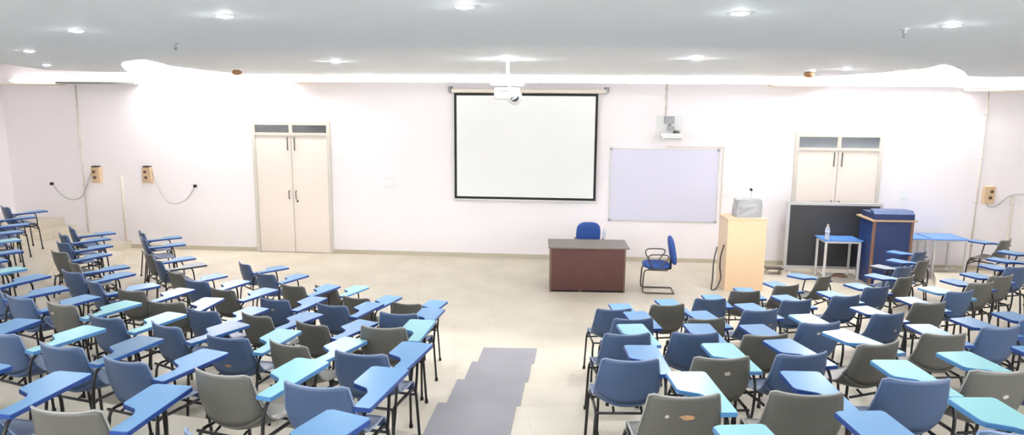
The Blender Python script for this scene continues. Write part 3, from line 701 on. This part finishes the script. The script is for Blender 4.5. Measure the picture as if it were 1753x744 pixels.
DATA = [
('L1',-8.957,12.591,3,-36.6,'b','b'),
('L2',-8.714,11.917,3,-39.0,'b','b'),
('L3',-8.322,11.232,3,-49.4,'b','b'),
('L4',-7.975,10.561,3,-43.3,'b','b'),
('L5',-7.561,9.876,3,-35.1,'b','t'),
('L6',-7.002,9.122,3,-39.1,'b','b'),
('L7',-6.283,7.808,4,-28.4,'b','b'),
('L8',-5.792,7.419,4,-32.8,'b','t'),
('L9',-5.285,7.028,4,-20.4,'b','b'),
('L10',-4.814,6.609,4,-32.8,'b','b'),
('L11',-4.305,6.252,4,-25.0,'b','b'),
('L12',-7.026,11.408,2,-48.7,'b','b'),
('L13',-6.824,10.858,2,-40.4,'b','b'),
('L14',-6.464,10.261,2,-32.4,'b','b'),
('L15',-6.138,9.643,2,-27.2,'g','b'),
('L16',-5.494,8.980,2,-44.2,'g','b'),
('L17',-4.836,7.853,3,-28.1,'b','b'),
('L18',-4.308,7.416,3,-41.6,'b','b'),
('L19',-6.175,11.944,1,-51.4,'b','b'),
('L20',-5.825,11.361,1,-55.7,'b','b'),
('L21',-5.204,10.271,1,-45.2,'g','b'),
('L22',-4.854,9.860,1,-48.5,'b','g'),
('L23',-4.289,9.146,1,-36.6,'g','b'),
('L24',-3.800,7.114,3,-20.5,'g','b'),
('L25',-3.812,6.056,4,-23.9,'g','t'),
('L26',-3.229,5.697,4,-21.0,'b','t'),
('L27',-3.282,6.698,3,-6.2,'g','b'),
('L28',-2.771,6.437,3,-21.9,'b','b'),
('L29',-3.418,4.812,5,-22.3,'b','t'),
('L30',-3.971,4.926,5,-8.8,'b','b'),
('L56',-3.261,3.614,6,-18.0,'b','b'),
('L57',-2.610,5.491,4,-30.9,'b','s'),
('L31',-2.865,4.568,5,-18.2,'b','s'),
('L32',-2.303,4.319,5,-21.9,'b','b'),
('L33',-2.691,3.450,6,-8.8,'b','b'),
('L34',-2.037,3.272,6,-6.6,'g','b'),
('L35',-1.455,3.719,6,-19.0,'g','t'),
('L36',-2.070,5.233,4,-14.8,'b','t'),
('L37',-0.941,3.573,6,-12.8,'b','b'),
('L38',-0.909,4.475,5,-13.6,'b','b'),
('L39',-1.009,2.664,7,-24.3,'b','b'),
('L40',-1.532,5.082,4,-26.3,'g','t'),
('L41',-0.976,5.498,4,-8.1,'g','t'),
('L42',-1.641,6.058,3,-27.9,'g','b'),
('L43',-2.212,6.300,3,-27.6,'g','b'),
('L44',-1.778,7.190,2,-20.6,'b','b'),
('L45',-2.446,7.389,2,-19.4,'b','b'),
('L55',-3.130,7.764,2,-25.3,'g','b'),
('L47',-3.367,9.788,0,-27.6,'b','b'),
('L48',-3.843,10.375,0,-44.8,'b','b'),
('L49',-2.600,8.558,1,-24.8,'g','b'),
('L50',-2.352,9.132,0,-24.8,'g','t'),
('L51',-1.719,8.048,1,-21.7,'g','b'),
('L52',-1.123,7.833,1,-15.5,'g','b'),
('L53',-0.995,6.397,3,-10.3,'b','b'),
('L54',-3.588,8.130,2,-23.5,'b','b'),
('S1',1.040,7.134,2,3.1,'b','b'),
('S2',1.079,6.294,3,5.9,'b','b'),
('S3',0.875,5.387,4,5.0,'b','t'),
('S4',0.748,4.407,5,0.2,'b','b'),
('S5',0.854,3.494,6,1.9,'g','t'),
('S5b',0.846,2.471,7,4.8,'g','t'),
('S6',1.423,5.423,4,1.0,'b','b'),
('S7',1.326,4.455,5,3.3,'g','t'),
('S8',1.491,3.529,6,-2.7,'g','b'),
('S9',1.840,4.530,5,11.0,'b','b'),
('S10',1.933,5.392,4,8.1,'g','b'),
('S11',1.727,6.313,3,11.3,'g','b'),
('S12',2.305,6.593,3,13.1,'b','b'),
('S13',2.839,8.487,1,2.4,'g','b'),
('S14',2.320,8.127,1,0.6,'b','b'),
('S15',1.611,7.310,2,7.9,'g','b'),
('S16',3.030,7.521,2,13.3,'b','b'),
('S17',3.408,8.775,1,16.3,'g','b'),
('S18',4.029,9.245,1,39.6,'g','b'),
('S19',3.648,7.714,2,14.6,'b','b'),
('S20',4.171,8.098,2,18.6,'b','b'),
('S21',3.464,6.514,3,15.4,'b','b'),
('S23',2.481,5.702,4,9.2,'b','t'),
('S24',2.413,4.740,5,19.9,'g','t'),
('S25',2.134,3.716,6,0.7,'b','t'),
('S26',3.355,5.448,4,4.0,'g','b'),
('S28',2.650,3.855,6,6.2,'g','t'),
('S27',3.894,5.629,4,11.6,'b','b'),
('S29',3.192,3.982,6,3.9,'b','b'),
('S30',2.016,2.789,7,0.4,'b','t'),
('S31',1.421,2.624,7,2.4,'b','b'),
('S32',4.090,6.895,3,9.1,'g','b'),
('S33',4.632,7.325,3,18.0,'b','t'),
('S37',4.371,5.829,4,7.5,'b','b'),
('S34',5.097,7.694,3,17.3,'g','b'),
('S35',5.544,8.024,3,18.1,'g','b'),
('S36',6.066,8.491,3,16.6,'b','b'),
('S38',6.523,8.900,3,32.7,'b','b'),
('S39',6.996,9.388,3,31.5,'g','b'),
('S40',7.674,11.047,2,33.4,'g','b'),
('P1',6.252,10.884,1,33.2,'b','b'),
('P2',5.928,10.248,1,36.6,'g','b'),
('P3',5.430,9.829,1,28.1,'b','g'),
('P4',4.739,8.584,2,32.8,'g','b'),

]
ORD = 'zeroth first second third fourth fifth sixth seventh eighth ninth tenth eleventh twelfth thirteenth fourteenth fifteenth sixteenth seventeenth'.split()
TN = {'b': 'blue', 't': 'turquoise', 's': 'steel blue', 'g': 'worn grey'}
SN = {'b': 'blue', 'g': 'grey'}
rows = {}
for d in DATA: rows.setdefault((d[0][0] == 'L', d[3]), []).append(d)
place = {}
for (left, k), ds in rows.items():
    ds.sort(key=lambda d: abs(math.atan2(d[1]-CX, CY-d[2])))
    for i, d in enumerate(ds): place[d[0]] = (left, k, i+1)
ks = {s: sorted({k for (l, k) in rows if l == s}) for s in (True, False)}
protos = {}; CH = {}
for name, x, y, k, yaw, s, t in DATA:
    if (s, t) not in protos: c = protos[(s, t)] = make_chair(s, t)
    else: c = copy_tree(protos[(s, t)])
    c.location = (x, y, k*RISE+.0005); c.rotation_euler = (0, 0, math.radians(yaw)); CH[name] = c
    left, kk, i = place[name]; row = ks[left].index(kk)+1
    tag(c, f"{SN[s]} chair with {TN[t]} tablet, {'left' if left else 'right'} block, {ORD[row]} row from front, {ORD[i]} from aisle", 'chair',
        'tablet arm chairs in the '+('left' if left else 'right')+' block')
STK = [('L25', -.08, .72, .06, .03, 'sticker', 1), ('L36', .0, .585, .06, .03, 'sticker_o', 2), ('L45', .0, .7, .05, .025, 'sticker', 3), ('L40', -.02, .62, .05, .02, 'sticker_o', 4),
       ('S5', .01, .70, .09, .03, 'sticker_o', 5), ('S5', -.09, .705, .025, .025, 'sticker', 6), ('S7', .03, .71, .06, .04, 'sticker', 7), ('S1', .04, .6, .09, .022, 'sticker', 8),
       ('S21', .08, .64, .04, .03, 'sticker', 9), ('S20', .03, .56, .07, .03, 'sticker', 10), ('S12', .1, .66, .05, .02, 'sticker_o', 11), ('S23', -.03, .73, .04, .03, 'sticker', 12), ('S28', .03, .66, .05, .03, 'sticker', 13)]
for s_ in STK: sticker(CH[s_[0]], *s_[1:])
# turn the finished place so that the front wall runs along the x axis
TURN = Matrix.Rotation(-WALL_YAW, 4, 'Z')
for o in col.objects:
    if o.parent is None: o.matrix_basis = TURN @ o.matrix_basis
